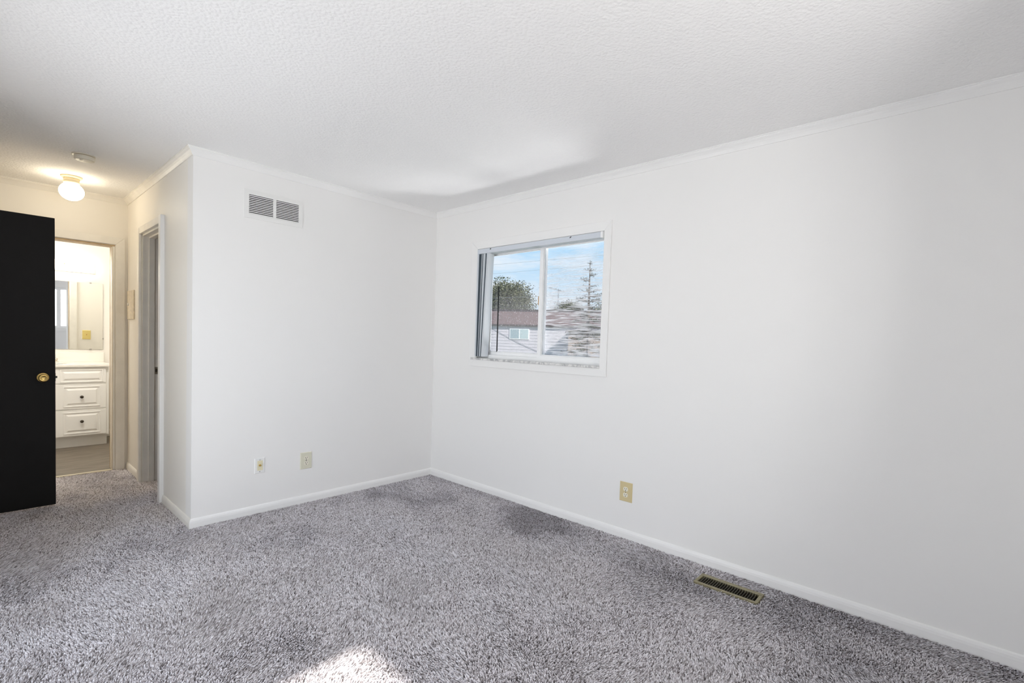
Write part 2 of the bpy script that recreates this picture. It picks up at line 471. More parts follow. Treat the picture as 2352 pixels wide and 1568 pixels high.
# bathroom partition, with the doorway
BX0, BX1, BZ = -2.83, -2.060, 2.022
b = BM()
box(b, XW, BX0, D, D + 0.115, -0.2, H); box(b, BX1, 0, D, D + 0.115, -0.2, H); box(b, BX0, BX1, D, D + 0.115, BZ, H)
wall('wall_bath_front', b, 'cream hall end wall around the lit bathroom doorway', HALLPAINT)
wall('wall_bath_back', bx(XW - 0.12, 0, YB, YB + 0.12, -0.2, H), 'cream bathroom wall behind the vanity and mirror', HALLPAINT)
wall('wall_bath_right', bx(XBR, XBR + 0.1, D + 0.115, YB, -0.2, H), 'cream bathroom wall at the right end of the vanity', HALLPAINT)
# left wall: added fill window out of view, plus the entry doorway beside the black door
EY0, EY1, EZ = 1.115, 1.885, 2.05
b = BM()
box(b, XW - 0.12, XW, YR - 0.15, SY0, -0.2, H); box(b, XW - 0.12, XW, SY1, EY0, -0.2, H); box(b, XW - 0.12, XW, EY1, YB, -0.2, H)
box(b, XW - 0.12, XW, SY0, SY1, -0.2, SZ0); box(b, XW - 0.12, XW, SY0, SY1, SZ1, H); box(b, XW - 0.12, XW, EY0, EY1, EZ, H)
wall('wall_left', b, 'white wall on the left behind the photographer')
b = BM()
box(b, XW - 1.3, XW - 0.12, EY0 - 0.12, EY0, -0.2, H); box(b, XW - 1.3, XW - 0.12, EY1, EY1 + 0.12, -0.2, H); box(b, XW - 1.42, XW - 1.3, EY0 - 0.12, EY1 + 0.12, -0.2, H)
wall('wall_entry', b, 'wall of the passage outside the black door', HALLPAINT)
b = BM()
box(b, XW, RX0, YR - 0.15, YR, -0.2, H); box(b, RX1, 0, YR - 0.15, YR, -0.2, H)
box(b, RX0, RX1, YR - 0.15, YR, -0.2, RZ0); box(b, RX0, RX1, YR - 0.15, YR, RZ1, H)
wall('wall_rear', b, 'white wall with a window behind the photographer')

tagset(obj('ceiling', bx(XW - 1.42, 0.15, YR - 0.15, YB + 0.12, H, H + 0.12), CEIL), 'white textured ceiling over room and hall', 'ceiling', kind='structure')

# floor under the carpet, with the hole of the floor register
GX0, GX1, GY0, GY1 = -0.252, -0.146, -2.945, -2.645
b = BM(); zt = -0.014
box(b, XW - 1.42, 0, GY1, D + 0.01, -0.2, zt); box(b, XW - 0.12, 0, YR, GY0, -0.2, zt)
box(b, XW - 0.12, GX0, GY0, GY1, -0.2, zt); box(b, GX1, 0, GY0, GY1, -0.2, zt)
tagset(obj('floor', b, SUB), 'dark floor base under the grey carpet', 'floor', kind='structure')
tagset(obj('floor_bath', bx(XW, 0, D + 0.01, YB, -0.2, -0.003), BATHFLOOR), 'dark wood-look plank floor of the bathroom', 'floor', kind='structure')

# ------------------------------------------------------------------ crown and base trim
CROWN = [(0, 2.394), (0.007, 2.394), (0.010, 2.400), (0.016, 2.410), (0.024, 2.420), (0.033, 2.427), (0.036, 2.430), (0.036, 2.434), (0.041, 2.436), (0.041, 2.4405), (0, 2.4405)]
BASE = [(0, -0.013), (0.013, -0.013), (0.013, 0.028), (0.011, 0.040), (0.007, 0.050), (0.003, 0.0545), (0, 0.0545)]
def run(name, prof, p0, p1, n, m0, m1, label, cat, material):
    return tagset(obj(name, sweep(BM(), prof, p0, p1, n, m0, m1), material), label, cat, kind='structure')
run('trim_1', CROWN, (-L, 0), (0, 0), (0, -1), 1, -1, 'white crown moulding above the air grille wall', 'crown moulding', TRIM)
run('trim_2', CROWN, (0, 0), (0, YR), (-1, 0), -1, -1, 'white crown moulding above the window wall', 'crown moulding', TRIM)
run('trim_3', CROWN, (-L, D), (-L, 0), (-1, 0), -1, 1, 'cream crown moulding along the hall side wall', 'crown moulding', HALLTRIM)
run('trim_4', CROWN, (XW, D), (-L, D), (0, -1), -1, -1, 'cream crown moulding above the bathroom doorway', 'crown moulding', HALLTRIM)
run('trim_5', CROWN, (XW, YR), (XW, D), (1, 0), -1, -1, 'white crown moulding along the left wall', 'crown moulding', TRIM)
run('trim_6', CROWN, (0, YR), (XW, YR), (0, 1), -1, -1, 'white crown moulding above the rear window', 'crown moulding', TRIM)
run('baseboard_back', BASE, (-L, 0), (0, 0), (0, -1), 1, -1, 'white baseboard below the two low outlets', 'baseboard', TRIM)
run('baseboard_right', BASE, (0, 0), (0, YR), (-1, 0), -1, -1, 'white baseboard along the window wall', 'baseboard', TRIM)
run('baseboard_hall', BASE, (-L, CY0 - 0.064), (-L, 0), (-1, 0), 0, 1, 'cream baseboard between hall doorway and wall corner', 'baseboard', HALLTRIM)
run('baseboard_hall_far', BASE, (-L, D), (-L, CY1 + 0.062), (-1, 0), 0, 0, 'short cream baseboard past the hall doorway', 'baseboard', HALLTRIM)
run('baseboard_left', BASE, (XW, YR), (XW, SY0 - 0.06), (1, 0), -1, 0, 'white baseboard along the left wall', 'baseboard', TRIM)
run('baseboard_rear', BASE, (0, YR), (XW, YR), (0, 1), -1, -1, 'white baseboard under the rear window', 'baseboard', TRIM)
BB = [(0, -0.003), (0.012, -0.003), (0.012, 0.07), (0.006, 0.078), (0, 0.078)]
run('baseboard_bath', BB, (XBR, YB), (-1.91, YB), (0, -1), 0, 0, 'cream baseboard beside the vanity', 'baseboard', HALLTRIM)

# ------------------------------------------------------------------ carpet pile: leaning yarn tufts over the whole room and hall
def carpet():
    rng = np.random.default_rng(7)
    pitch = 0.0057
    def grid(x0, x1, y0, y1):
        X, Y = np.meshgrid(np.arange(x0 + pitch / 2, x1, pitch), np.arange(y0 + pitch / 2, y1, pitch))
        return np.stack([X.ravel(), Y.ravel()], 1)
    P = np.concatenate([grid(XW, 0, YR, 0), grid(XW, -L, 0, D - 0.004), grid(-L, -L + 0.16, CY0, CY1)])
    P += rng.uniform(-0.5, 0.5, P.shape) * pitch
    keep = ~((P[:, 0] > -0.264) & (P[:, 0] < -0.134) & (P[:, 1] > -2.957) & (P[:, 1] < -2.633))
    keep &= (P[:, 0] < -0.011) | (P[:, 1] > 0)
    keep &= ~((P[:, 1] > -0.012) & (P[:, 1] < 0.0) & (P[:, 0] > -L))
    P = P[keep]; n = len(P)
    # direction in which the pile is brushed: slow swirls from a few sine waves
    def field(seed, scale, k=10):
        r = np.random.default_rng(seed); f = np.zeros(n)
        for _ in range(k):
            a = r.uniform(0, 2 * np.pi); w = scale * r.uniform(0.5, 1.6); ph = r.uniform(0, 2 * np.pi)
            f += np.sin(w * (P[:, 0] * np.cos(a) + P[:, 1] * np.sin(a)) + ph)
        return f / np.sqrt(k / 2)
    lx = 0.0054 * field(1, 6.0) + 0.0026 * field(3, 20.0) + rng.normal(0, 0.0032, n)
    ly = 0.0054 * field(2, 6.0) + 0.0026 * field(4, 20.0) + rng.normal(0, 0.0032, n)
    # the pile is brushed away from the wall in the middle of the room and leans to the camera along the window wall, shaped to darken that band
    edge = 1 / (1 + np.exp(-(P[:, 0] + 0.52 + 0.07 * field(6, 4.0)) * 8))
    lx += 0.0026 * (1 - edge) - 0.0085 * edge
    ly += 0.0026 * (1 - edge) - 0.0080 * edge
    h = 0.0125 + rng.normal(0, 0.0016, n)
    r0 = 0.0031 + rng.normal(0, 0.0003, n)
    ang = rng.uniform(0, 2 * np.pi, n)
    V = np.zeros((n, 9, 3))
    for k in range(4):
        a = ang + k * np.pi / 2
        V[:, k, 0] = P[:, 0] + r0 * np.cos(a); V[:, k, 1] = P[:, 1] + r0 * np.sin(a); V[:, k, 2] = -0.0135
        a2 = a + 0.5
        V[:, 4 + k, 0] = P[:, 0] + 0.45 * lx + 0.9 * r0 * np.cos(a2); V[:, 4 + k, 1] = P[:, 1] + 0.45 * ly + 0.9 * r0 * np.sin(a2); V[:, 4 + k, 2] = -0.0135 + 0.66 * h
    V[:, 8, 0] = P[:, 0] + lx; V[:, 8, 1] = P[:, 1] + ly; V[:, 8, 2] = -0.0135 + h
    quads = np.array([[k, (k + 1) % 4, 4 + (k + 1) % 4, 4 + k] for k in range(4)])
    tris = np.array([[4 + k, 4 + (k + 1) % 4, 8] for k in range(4)])
    loops_one = np.concatenate([quads.ravel(), tris.ravel()])
    base = (np.arange(n) * 9)[:, None]
    loops = (base + loops_one[None, :]).ravel().astype(np.int32)
    starts_one = np.concatenate([np.arange(4) * 4, 16 + np.arange(4) * 3])
    starts = ((np.arange(n) * 28)[:, None] + starts_one[None, :]).ravel().astype(np.int32)
    me = bpy.data.meshes.new('carpet')
    me.vertices.add(n * 9); me.vertices.foreach_set('co', V.ravel().astype(np.float32))
    me.loops.add(len(loops)); me.loops.foreach_set('vertex_index', loops)
    me.polygons.add(len(starts)); me.polygons.foreach_set('loop_start', starts)
    at = me.attributes.new('tone', 'FLOAT', 'POINT')
    tone = np.clip(rng.beta(1.5, 1.25, n), 0, 1)
    at.data.foreach_set('value', np.repeat(tone, 9).astype(np.float32))
    me.update(calc_edges=True)
    me.materials.append(CARPET)
    o = bpy.data.objects.new('carpet', me); C.objects.link(o)
    return tagset(o, 'grey-mauve heathered cut-pile carpet covering room and hall', 'carpet', kind='stuff')
carpet()

# ------------------------------------------------------------------ window in the right wall
w = thing('window_1', (0, -1.2, WZ0), 'white sliding window with screened right pane in the right wall', 'window', kind='structure')
b = BM()
oy0, oy1, oz0, oz1 = -1.875, -0.4975, 1.0562, 2.1205
iy0, iy1, iz0, iz1 = WY0, WY1, WZ0, WZ1
th = -0.011
P_ = lambda y_, n_, z_: (n_, y_, z_)
zb_ = iz0 - 0.012
for q in ([(oy0, oz0), (iy0, zb_), (iy0, iz1), (oy0, oz1)], [(iy1, zb_), (oy1, oz0), (oy1, oz1), (iy1, iz1)], [(iy0, iz1), (iy1, iz1), (oy1, oz1), (oy0, oz1)], [(oy0, oz0), (oy1, oz0), (iy1, zb_), (iy0, zb_)]):
    hexa(b, [P_(y_, th, z_) for y_, z_ in q] + [P_(y_, 0.0, z_) for y_, z_ in q])
obj('casing', b, TRIM, w, bevel=0.002)
b = BM()
ring(b, 'x', 0.0, 0.055, iy0, iy1, iz0 + 0.004, iz1, 0.006, 0.006, 0.0, 0.006)
obj('jamb', b, TRIM, w)
obj('stool', bx(-0.020, 0.06, iy0 - 0.004, iy1 + 0.05, iz0 - 0.013, iz0 + 0.004), MARBLE, w, bevel=0.003, label='grey-veined marble window stool')
fw = 0.030
b = BM()
ring(b, 'x', 0.055, 0.135, iy0, iy1, iz0, iz1, fw, fw, 0.034, fw)
obj('frame', b, VINYL, w, bevel=0.003)
def sash(par, x0, x1, y0, y1, z0, z1, wl_, wr, wt, wb, pane_mat):
    b = BM()
    box(b, x0, x1, y0, y0 + wr, z0, z1); box(b, x0, x1, y1 - wl_, y1, z0, z1)
    box(b, x0, x1, y0 + wr, y1 - wl_, z1 - wt, z1); box(b, x0, x1, y0 + wr, y1 - wl_, z0, z0 + wb)
    # glazing bead
    g = 0.006
    ring(b, 'x', x0 + 0.006, x1 - 0.004, y0 + wr, y1 - wl_, z0 + wb, z1 - wt, g, g, g, g)
    s = obj('sash', b, VINYL, par, bevel=0.002)
    xm = (x0 + x1) / 2
    obj('pane', bx(xm - 0.002, xm + 0.002, y0 + wr, y1 - wl_, z0 + wb, z1 - wt), pane_mat, s)
    return s
zs0, zs1 = iz0 + 0.030, iz1 - 0.012
s1 = sash(w, 0.084, 0.108, -1.245, iy1 - 0.02, zs0, zs1, 0.05, 0.034, 0.034, 0.030, SPOTGLASS)
s2 = sash(w, 0.058, 0.082, iy0 + 0.008, -1.205, zs0 - 0.003, zs1 + 0.004, 0.036, 0.030, 0.036, 0.026, GLASS)
obj('gasket', bx(0.090, 0.097, -0.7385, -0.7305, 1.185, 1.74), GASKET, s1)
obj('latch', bx(0.070, 0.084, -1.203, -1.188, 1.57, 1.64), AMBER, w, bevel=0.002, label='amber plastic sash latch')
obj('insect_screen', bx(0.112, 0.1135, iy0 + 0.02, -1.21, zs0, zs1), SCREEN, w, label='pale see-through insect screen')

# vertical blind stacked at the left of the window
v = thing('vertical_blind', (0.02, -1.2, WZ0 + 0.02), 'white vertical blind drawn into a stack at the left of the window', 'blind')
hy0, hy1 = iy0 + 0.010, iy1 - 0.008
b = BM()
pr = [(-0.022, 2.010), (-0.022, 2.046), (-0.016, 2.0495), (0.046, 2.0495), (0.046, 2.010), (0.018, 2.010), (0.018, 2.016), (0.006, 2.016), (0.006, 2.010)]
A = [b.verts.new((x_, hy0, z_)) for x_, z_ in pr]; B_ = [b.verts.new((x_, hy1, z_)) for x_, z_ in pr]
for i in range(len(pr)):
    j = (i + 1) % len(pr); b.faces.new((A[i], A[j], B_[j], B_[i]))
b.faces.new(A); b.faces.new(list(reversed(B_)))
obj('headrail', b, GREYMETAL, v)
obj('end_cap', bx(-0.0235, 0.0475, hy0 - 0.004, hy0 + 0.012, 2.008, 2.051), VINYL, v, bevel=0.002)
for yy in (-0.735, -1.545):
    obj('clip', hexa(BM(), [(-0.0245, yy - 0.008, 2.040), (-0.0215, yy - 0.008, 2.040), (-0.0215, yy + 0.004, 2.034), (-0.0245, yy + 0.004, 2.034), (-0.0245, yy - 0.008, 2.046), (-0.0215, yy - 0.008, 2.046), (-0.0215, yy + 0.004, 2.040), (-0.0245, yy + 0.004, 2.040)]), DARKMETAL, v)
random.seed(5)
for i in range(11):
    yt = -0.598 - 0.0125 * i + (0.004 if i in (2, 6) else 0)
    yb = -0.596 - 0.0088 * i + random.uniform(-0.002, 0.002)
    a = math.radians((-4, -2, -6, 0, -5, -1, -4, 0, -3, -2, 6)[i])
    b = BM(); segs = 6; wv = 0.078; xc = 0.012 + (0.0, 0.002, 0.002, 0.0, 0.003, 0.0, 0.002, 0.003, 0.0, 0.0, 0.0)[i]
    ztop, zbot = 2.008, WZ0 + 0.018
    rows = []
    for z_, yc in ((ztop, yt), ((ztop + zbot) / 2, (yt + yb) / 2), (zbot, yb)):
        row = []
        for k in range(segs + 1):
            u = k / segs - 0.5
            cx_ = u * wv; cy_ = 0.008 * (4 * u * u)
            row.append((xc + cx_ * math.cos(a) - cy_ * math.sin(a), yc + cx_ * math.sin(a) + cy_ * math.cos(a), z_))
        rows.append(row)
    t_ = 0.0011
    f_ = [[b.verts.new(p) for p in r] for r in rows]; g_ = [[b.verts.new((p[0], p[1] + t_, p[2])) for p in r] for r in rows]
    for r in range(2):
        for k in range(segs):
            b.faces.new((f_[r][k], f_[r][k + 1], f_[r + 1][k + 1], f_[r + 1][k])); b.faces.new((g_[r][k], g_[r + 1][k], g_[r + 1][k + 1], g_[r][k + 1]))
    for r in range(2):
        b.faces.new((f_[r][0], f_[r + 1][0], g_[r + 1][0], g_[r][0])); b.faces.new((f_[r][segs], g_[r][segs], g_[r + 1][segs], f_[r + 1][segs]))
    for k in range(segs):
        b.faces.new((f_[0][k], g_[0][k], g_[0][k + 1], f_[0][k + 1])); b.faces.new((f_[2][k], f_[2][k + 1], g_[2][k + 1], g_[2][k]))
    obj('vane', b, GAP_SHADE if i in (2, 3, 5, 8) else VANE, v, smooth=False)

# ------------------------------------------------------------------ rear window shown in the bathroom mirror, and an added unseen fill window
w = thing('window_2', ((RX0 + RX1) / 2, YR, RZ0), 'white sliding window in the rear wall, seen in the bathroom mirror', 'window', kind='structure')
b = BM()
for (a0, a1, c0, c1) in ((RX0 - 0.06, RX0, RZ0 - 0.07, RZ1 + 0.065), (RX1, RX1 + 0.06, RZ0 - 0.07, RZ1 + 0.065), (RX0, RX1, RZ1, RZ1 + 0.065), (RX0, RX1, RZ0 - 0.07, RZ0)):
    box(b, a0, a1, YR, YR + 0.011, c0, c1)
obj('casing', b, TRIM, w)
b = BM()
ring(b, 'y', YR - 0.10, YR - 0.05, RX0, RX1, RZ0, RZ1, 0.05, 0.05, 0.05, 0.05); box(b, -1.85, -1.78, YR - 0.099, YR - 0.051, RZ0 + 0.05, RZ1 - 0.05)
obj('frame', b, VINYL, w)
obj('pane', bx(RX0 + 0.05, RX1 - 0.05, YR - 0.078, YR - 0.074, RZ0 + 0.05, RZ1 - 0.05), GLASS, w)
w = thing('fill_window', (XW, (SY0 + SY1) / 2, SZ0), 'tall white glazed opening added unseen in the left wall to let in fill light', 'window', kind='structure')
b = BM()
for (a0, a1, c0, c1) in ((SY0 - 0.06, SY0, SZ0 - 0.06, SZ1 + 0.065), (SY1, SY1 + 0.06, SZ0 - 0.06, SZ1 + 0.065), (SY0, SY1, SZ1, SZ1 + 0.065), (SY0, SY1, SZ0 - 0.06, SZ0)):
    box(b, XW, XW + 0.011, a0, a1, c0, c1)
obj('casing', b, TRIM, w)
b = BM()
ring(b, 'x', XW - 0.08, XW - 0.04, SY0, SY1, SZ0, SZ1, 0.05, 0.05, 0.05, 0.05); box(b, XW - 0.079, XW - 0.041, -1.555, -1.495, SZ0 + 0.05, SZ1 - 0.05)
obj('frame', b, VINYL, w)
obj('pane', bx(XW - 0.062, XW - 0.058, SY0 + 0.05, SY1 - 0.05, SZ0 + 0.05, SZ1 - 0.05), GLASS, w)

# ------------------------------------------------------------------ air grille on the back wall
g = thing('air_grille', (-1.47, 0, 2.07), 'white louvred return-air grille high on the back wall', 'vent')
gx0, gx1, gz0, gz1 = -1.668, -1.266, 2.068, 2.262
h1 = (-1.637, -1.476); h2 = (-1.456, -1.295); hz0, hz1 = 2.098, 2.229
b = BM()
for (a0, a1, c0, c1) in ((gx0, h1[0], gz0, gz1), (h1[1], h2[0], gz0, gz1), (h2[1], gx1, gz0, gz1), (h1[0], h1[1], gz0, hz0), (h1[0], h1[1], hz1, gz1), (h2[0], h2[1], gz0, hz0), (h2[0], h2[1], hz1, gz1)):
    box(b, a0, a1, -0.006, 0.0, c0, c1)
obj('face_plate', b, GRILLE, g)
for hx in (h1, h2):
    b = BM(); n = 11; st = (hz1 - hz0) / n
    for i in range(n):
        zc = hz0 + (i + 0.5) * st
        # blade tilts down into the room
        z_in, z_out = zc + 0.0030, zc - 0.0052
        hexa(b, [(hx[0], -0.0055, z_out), (hx[1], -0.0055, z_out), (hx[1], 0.006, z_in), (hx[0], 0.006, z_in),
                 (hx[0], -0.0055, z_out + 0.0060), (hx[1], -0.0055, z_out + 0.0060), (hx[1], 0.006, z_in + 0.001), (hx[0], 0.006, z_in + 0.001)])
    obj('louvre_bank', b, GRILLE, g)
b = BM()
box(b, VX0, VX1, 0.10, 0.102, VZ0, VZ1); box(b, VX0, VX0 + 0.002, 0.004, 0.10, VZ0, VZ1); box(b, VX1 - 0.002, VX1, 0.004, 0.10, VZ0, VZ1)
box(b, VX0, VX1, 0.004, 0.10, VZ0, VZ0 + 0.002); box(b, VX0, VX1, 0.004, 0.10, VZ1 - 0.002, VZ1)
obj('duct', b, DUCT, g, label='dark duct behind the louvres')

# ------------------------------------------------------------------ wall plates.  local frame: u to the right, v up, n out of the wall
def plate_frame(kind, u0, z0):
    if kind == 'back': return lambda u, n, v: (u0 + u, -n, z0 + v)           # back wall, n points to -y
    if kind == 'right': return lambda u, n, v: (-n, u0 - u, z0 + v)           # right wall, n points to -x
    if kind == 'bath': return lambda u, n, v: (u0 - u, D + 0.115 + n, z0 + v)   # bathroom side of the partition
def pbox(fr, u0, u1, n0, n1, v0, v1, bm=None):
    bm = bm or BM()
    return hexa(bm, [fr(u0, n0, v0), fr(u1, n0, v0), fr(u1, n1, v0), fr(u0, n1, v0), fr(u0, n0, v1), fr(u1, n0, v1), fr(u1, n1, v1), fr(u0, n1, v1)])
def bevelled_plate(fr, w_, h_, t_):
    bm = BM(); k = 0.004
    return hexa(bm, [fr(-w_/2, 0, -h_/2), fr(w_/2, 0, -h_/2), fr(w_/2, 0, h_/2), fr(-w_/2, 0, h_/2), fr(-w_/2 + k, t_, -h_/2 + k), fr(w_/2 - k, t_, -h_/2 + k), fr(w_/2 - k, t_, h_/2 - k), fr(-w_/2 + k, t_, h_/2 - k)])
def disc(fr, u, v_, r, n0, n1, bm=None, sx=1.0, sz=1.0, seg=20, flat=None):
    bm = bm or BM(); A = []; B_ = []
    for i in range(seg):
        a = 2 * PI * i / seg; cu, cv = r * math.cos(a) * sx, r * math.sin(a) * sz
        if flat: cv = max(-flat, min(flat, cv))
        A.append(bm.verts.new(fr(u + cu, n0, v_ + cv))); B_.append(bm.verts.new(fr(u + cu, n1, v_ + cv)))
    for i in range(seg): bm.faces.new((A[i], A[(i + 1) % seg], B_[(i + 1) % seg], B_[i]))
    bm.faces.new(A); bm.faces.new(list(reversed(B_)))
    return bm
def outlet(kind, u0, z0, w_, h_, pm, sm, label):
    fr = plate_frame(kind, u0, z0)
    t = thing('wall_outlet', fr(0, 0, 0), label, 'outlet', group='duplex wall outlets')
    obj('cover_plate', bevelled_plate(fr, w_, h_, 0.006), pm, t)
    for s in (1, -1):
        r = obj('receptacle', disc(fr, 0, s * 0.0195, 0.0172, 0.005, 0.0085, flat=0.0142), sm, t)
        b = BM()
        pbox(fr, -0.0080, -0.0054, 0.0084, 0.0088, s * 0.0195 + 0.000, s * 0.0195 + 0.0085, b); pbox(fr, 0.0054, 0.0080, 0.0084, 0.0088, s * 0.0195 - 0.000, s * 0.0195 + 0.0085, b)
        disc(fr, 0, s * 0.0195 - 0.0075, 0.0032, 0.0084, 0.0088, b, seg=10)
        obj('slots', b, SLOT, r)
    obj('screw', disc(fr, 0, 0, 0.0032, 0.005, 0.0075, seg=12), DARKMETAL, t)
outlet('back', -1.2095, 0.3195, 0.090, 0.128, PALEIVORY, SOCKET, 'pale ivory outlet low on the back wall, right of the coaxial plate')
outlet('right', -2.060, 0.3055, 0.093, 0.130, TANPLATE, SOCKET, 'tan outlet low on the window wall')
fr = plate_frame('back', -1.546, 0.336)
t = thing('coaxial_plate', fr(0, 0, 0), 'white wall plate with ivory insert and a brass coaxial stub', 'wall plate')
obj('cover_plate', bevelled_plate(fr, 0.070, 0.110, 0.006), WHITEPL, t)
obj('insert', pbox(fr, -0.017, 0.019, 0.005, 0.0075, -0.033, 0.036), IVORY, t, label='ivory plastic insert')
b = disc(fr, 0.000, 0.004, 0.0075, 0.007, 0.011, seg=6); disc(fr, 0.0, 0.004, 0.0046, 0.011, 0.022, b, seg=14)
obj('coaxial_jack', b, BRASS, t, label='brass coaxial jack')
for vv in (0.0415, -0.0415):
    obj('screw', disc(fr, 0, vv, 0.0034, 0.0055, 0.0075, seg=12), STEEL, t)

# ------------------------------------------------------------------ floor register
r = thing('floor_register', (-0.195, -2.793, 0), 'olive-tan metal floor register sunk in the carpet by the window wall', 'vent')
b = BM(); ox0, ox1, ry0, ry1 = -0.264, -0.134, -2.957, -2.633
for (a0, a1, c0, c1) in ((ox0, GX0 + 0.006, ry0, ry1), (GX1 - 0.018, ox1, ry0, ry1), (GX0 + 0.006, GX1 - 0.018, ry0, GY0 + 0.004), (GX0 + 0.006, GX1 - 0.018, GY1 - 0.004, ry1)):
    box(b, a0, a1, c0, c1, -0.013, 0.002)
obj('rim', b, REGISTER, r, bevel=0.002)
b = BM(); n = 23; yy0, yy1 = GY0 + 0.004, GY1 - 0.004
for i in range(1, n):
    yc = yy0 + (yy1 - yy0) * i / n
    box(b, GX0 + 0.006, GX1 - 0.018, yc - 0.0014, yc + 0.0014, -0.012, 0.0015)
obj('vanes', b, REGDARK, r)
b = BM()
box(b, GX0, GX1, GY0, GY1, -0.150, -0.148); box(b, GX0, GX0 + 0.002, GY0, GY1, -0.148, -0.013); box(b, GX1 - 0.002, GX1, GY0, GY1, -0.148, -0.013)
box(b, GX0, GX1, GY0, GY0 + 0.002, -0.148, -0.013); box(b, GX0, GX1, GY1 - 0.002, GY1, -0.148, -0.013)
obj('duct', b, DARKMETAL, r, label='dark duct well')

# ------------------------------------------------------------------ black door standing open in the hall
d = thing('door_1', (-3.29, 1.087, 0.012), 'black flush door standing open in the hall', 'door', kind='structure')
DX0, DX1, DYF, DYB = -3.29, -2.525, 1.070, 1.105
obj('slab', bx(DX0, DX1, DYF, DYB, 0.012, 2.036), BLACKDOOR, d, bevel=0.0015)
kx, kz = -2.589, 0.922
k = obj('knob', lathe(BM(), [(0.012, 0.0), (0.011, -0.018), (0.014, -0.026), (0.024, -0.034), (0.027, -0.044), (0.0265, -0.052), (0.023, -0.058), (0.016, -0.060), (0.015, -0.0575), (0.006, -0.0570)], (kx, DYF - 0.004, kz), 'y', 36), BRASS, d, smooth=True, label='polished brass door knob')
obj('rosette', lathe(BM(), [(0.033, 0.004), (0.033, 0.0), (0.030, -0.003), (0.024, -0.004), (0.020, -0.0075), (0.014, -0.008)], (kx, DYF - 0.003, kz), 'y', 36), BRASS, k, smooth=True)
k2 = obj('knob', lathe(BM(), [(0.012, 0.0), (0.011, 0.018), (0.014, 0.026), (0.024, 0.034), (0.027, 0.044), (0.0265, 0.052), (0.020, 0.059), (0.006, 0.060)], (kx, DYB + 0.004, kz), 'y', 36), BRASS, d, smooth=True, label='polished brass door knob')
obj('rosette', lathe(BM(), [(0.033, -0.004), (0.033, 0.0), (0.030, 0.003), (0.020, 0.0075), (0.014, 0.008)], (kx, DYB + 0.003, kz), 'y', 36), BRASS, k2, smooth=True)
l_ = obj('latch_plate', bx(DX1 - 0.0005, DX1 + 0.0016, DYF + 0.006, DYB - 0.006, kz - 0.028, kz + 0.028), DARKMETAL, d)
obj('latch_bolt', bx(DX1 + 0.001, DX1 + 0.011, DYF + 0.012, DYB - 0.012, kz - 0.007, kz + 0.007), DARKMETAL, l_)
for hz in (0.25, 1.03, 1.80):
    obj('hinge', lathe(BM(), [(0.006, -0.045), (0.006, 0.045)], (DX0 - 0.004, DYB + 0.002, hz), 'z', 12), BRASS, d)
# frame of the doorway that the black door belongs to
f = thing('door_4', (XW, (EY0 + EY1) / 2, 0), 'entry doorway frame in the left wall of the hall', 'doorway', kind='structure')
b = BM()
box(b, XW, XW + 0.014, EY0 - 0.06, EY0, -0.013, EZ + 0.06); box(b, XW, XW + 0.014, EY1, EY1 + 0.06, -0.013, EZ + 0.06); box(b, XW, XW + 0.014, EY0, EY1, EZ, EZ + 0.06)
obj('casing', b, HALLTRIM, f)

# ------------------------------------------------------------------ closet doorway in the hall side wall
f = thing('door_2', (-L, (CY0 + CY1) / 2, 0), 'narrow open closet doorway with painted casing in the hall side wall', 'doorway', kind='structure')
ct = 0.028
obj('casing', bx(-L - ct, -L, CY0 - 0.062, CY0 - 0.004, -0.013, CZ + 0.058), TRIM, f, bevel=0.003)
obj('casing', bx(-L - ct, -L, CY1 + 0.002, CY1 + 0.060, -0.013, CZ + 0.058), HALLTRIM, f, bevel=0.010)
obj('casing', bx(-L - ct + 0.004, -L, CY0 - 0.004, CY1 + 0.002, CZ + 0.002, CZ + 0.058), HALLTRIM, f, bevel=0.003)
b = BM()
ring(b, 'x', -L - 0.002, -L + 0.117, CY0, CY1, -0.013, CZ, 0.014, 0.014, 0.0, 0.014)
obj('jamb', b, HALLTRIM, f)
b = BM()
ring(b, 'x', -L + 0.040, -L + 0.078, CY0 + 0.014, CY1 - 0.014, -0.013, CZ - 0.014, 0.012, 0.012, 0.0, 0.012)
obj('stop', b, HALLTRIM, f)
s = obj('strike_plate', bx(-L + 0.080, -L + 0.108, CY1 - 0.0158, CY1 - 0.0138, 0.905, 0.965), STEEL, f, label='steel strike plate')
obj('latch_hole', bx(-L + 0.086, -L + 0.101, CY1 - 0.0164, CY1 - 0.0156, 0.922, 0.948), SLOT, s)
# closet behind it
b = BM()
box(b, -1.20, -1.10, 0.12, D, -0.2, H)
wall('wall_closet', b, 'closet wall behind the narrow hall doorway', GOLDWOOD)

# ------------------------------------------------------------------ bathroom doorway
f = thing('door_3', ((BX0 + BX1) / 2, D, 0), 'lit bathroom doorway with cream mitred casing', 'doorway', kind='structure')
cf = D - 0.016
for sd_ in 'LRT':
    obj('casing', mitred(BM(), 'y', cf, D, BX0 - 0.004, BX1 + 0.004, -0.013, BZ + 0.004, 0.066, 0.070, sd_), HALLTRIM, f, bevel=0.003)
b = BM()
box(b, BX1 - 0.016, BX1, D - 0.003, D + 0.118, -0.003, BZ - 0.012); box(b, BX0, BX0 + 0.016, D - 0.003, D + 0.118, -0.003, BZ - 0.012)
j_ = obj('jamb', b, HALLTRIM, f)
obj('jamb', bx(BX0, BX1, D - 0.003, D + 0.118, BZ - 0.012, BZ), GOLDWOOD, f, label='varnished golden wood head jamb')
b = BM()
box(b, BX1 - 0.018, BX1 - 0.0155, D + 0.004, D + 0.020, -0.003, BZ - 0.012); box(b, BX1 - 0.018, BX1 - 0.0155, D + 0.100, D + 0.120, -0.003, BZ - 0.012)
obj('edge_strip', b, GOLDWOOD, j_, label='bare golden wood edge')
b = BM()
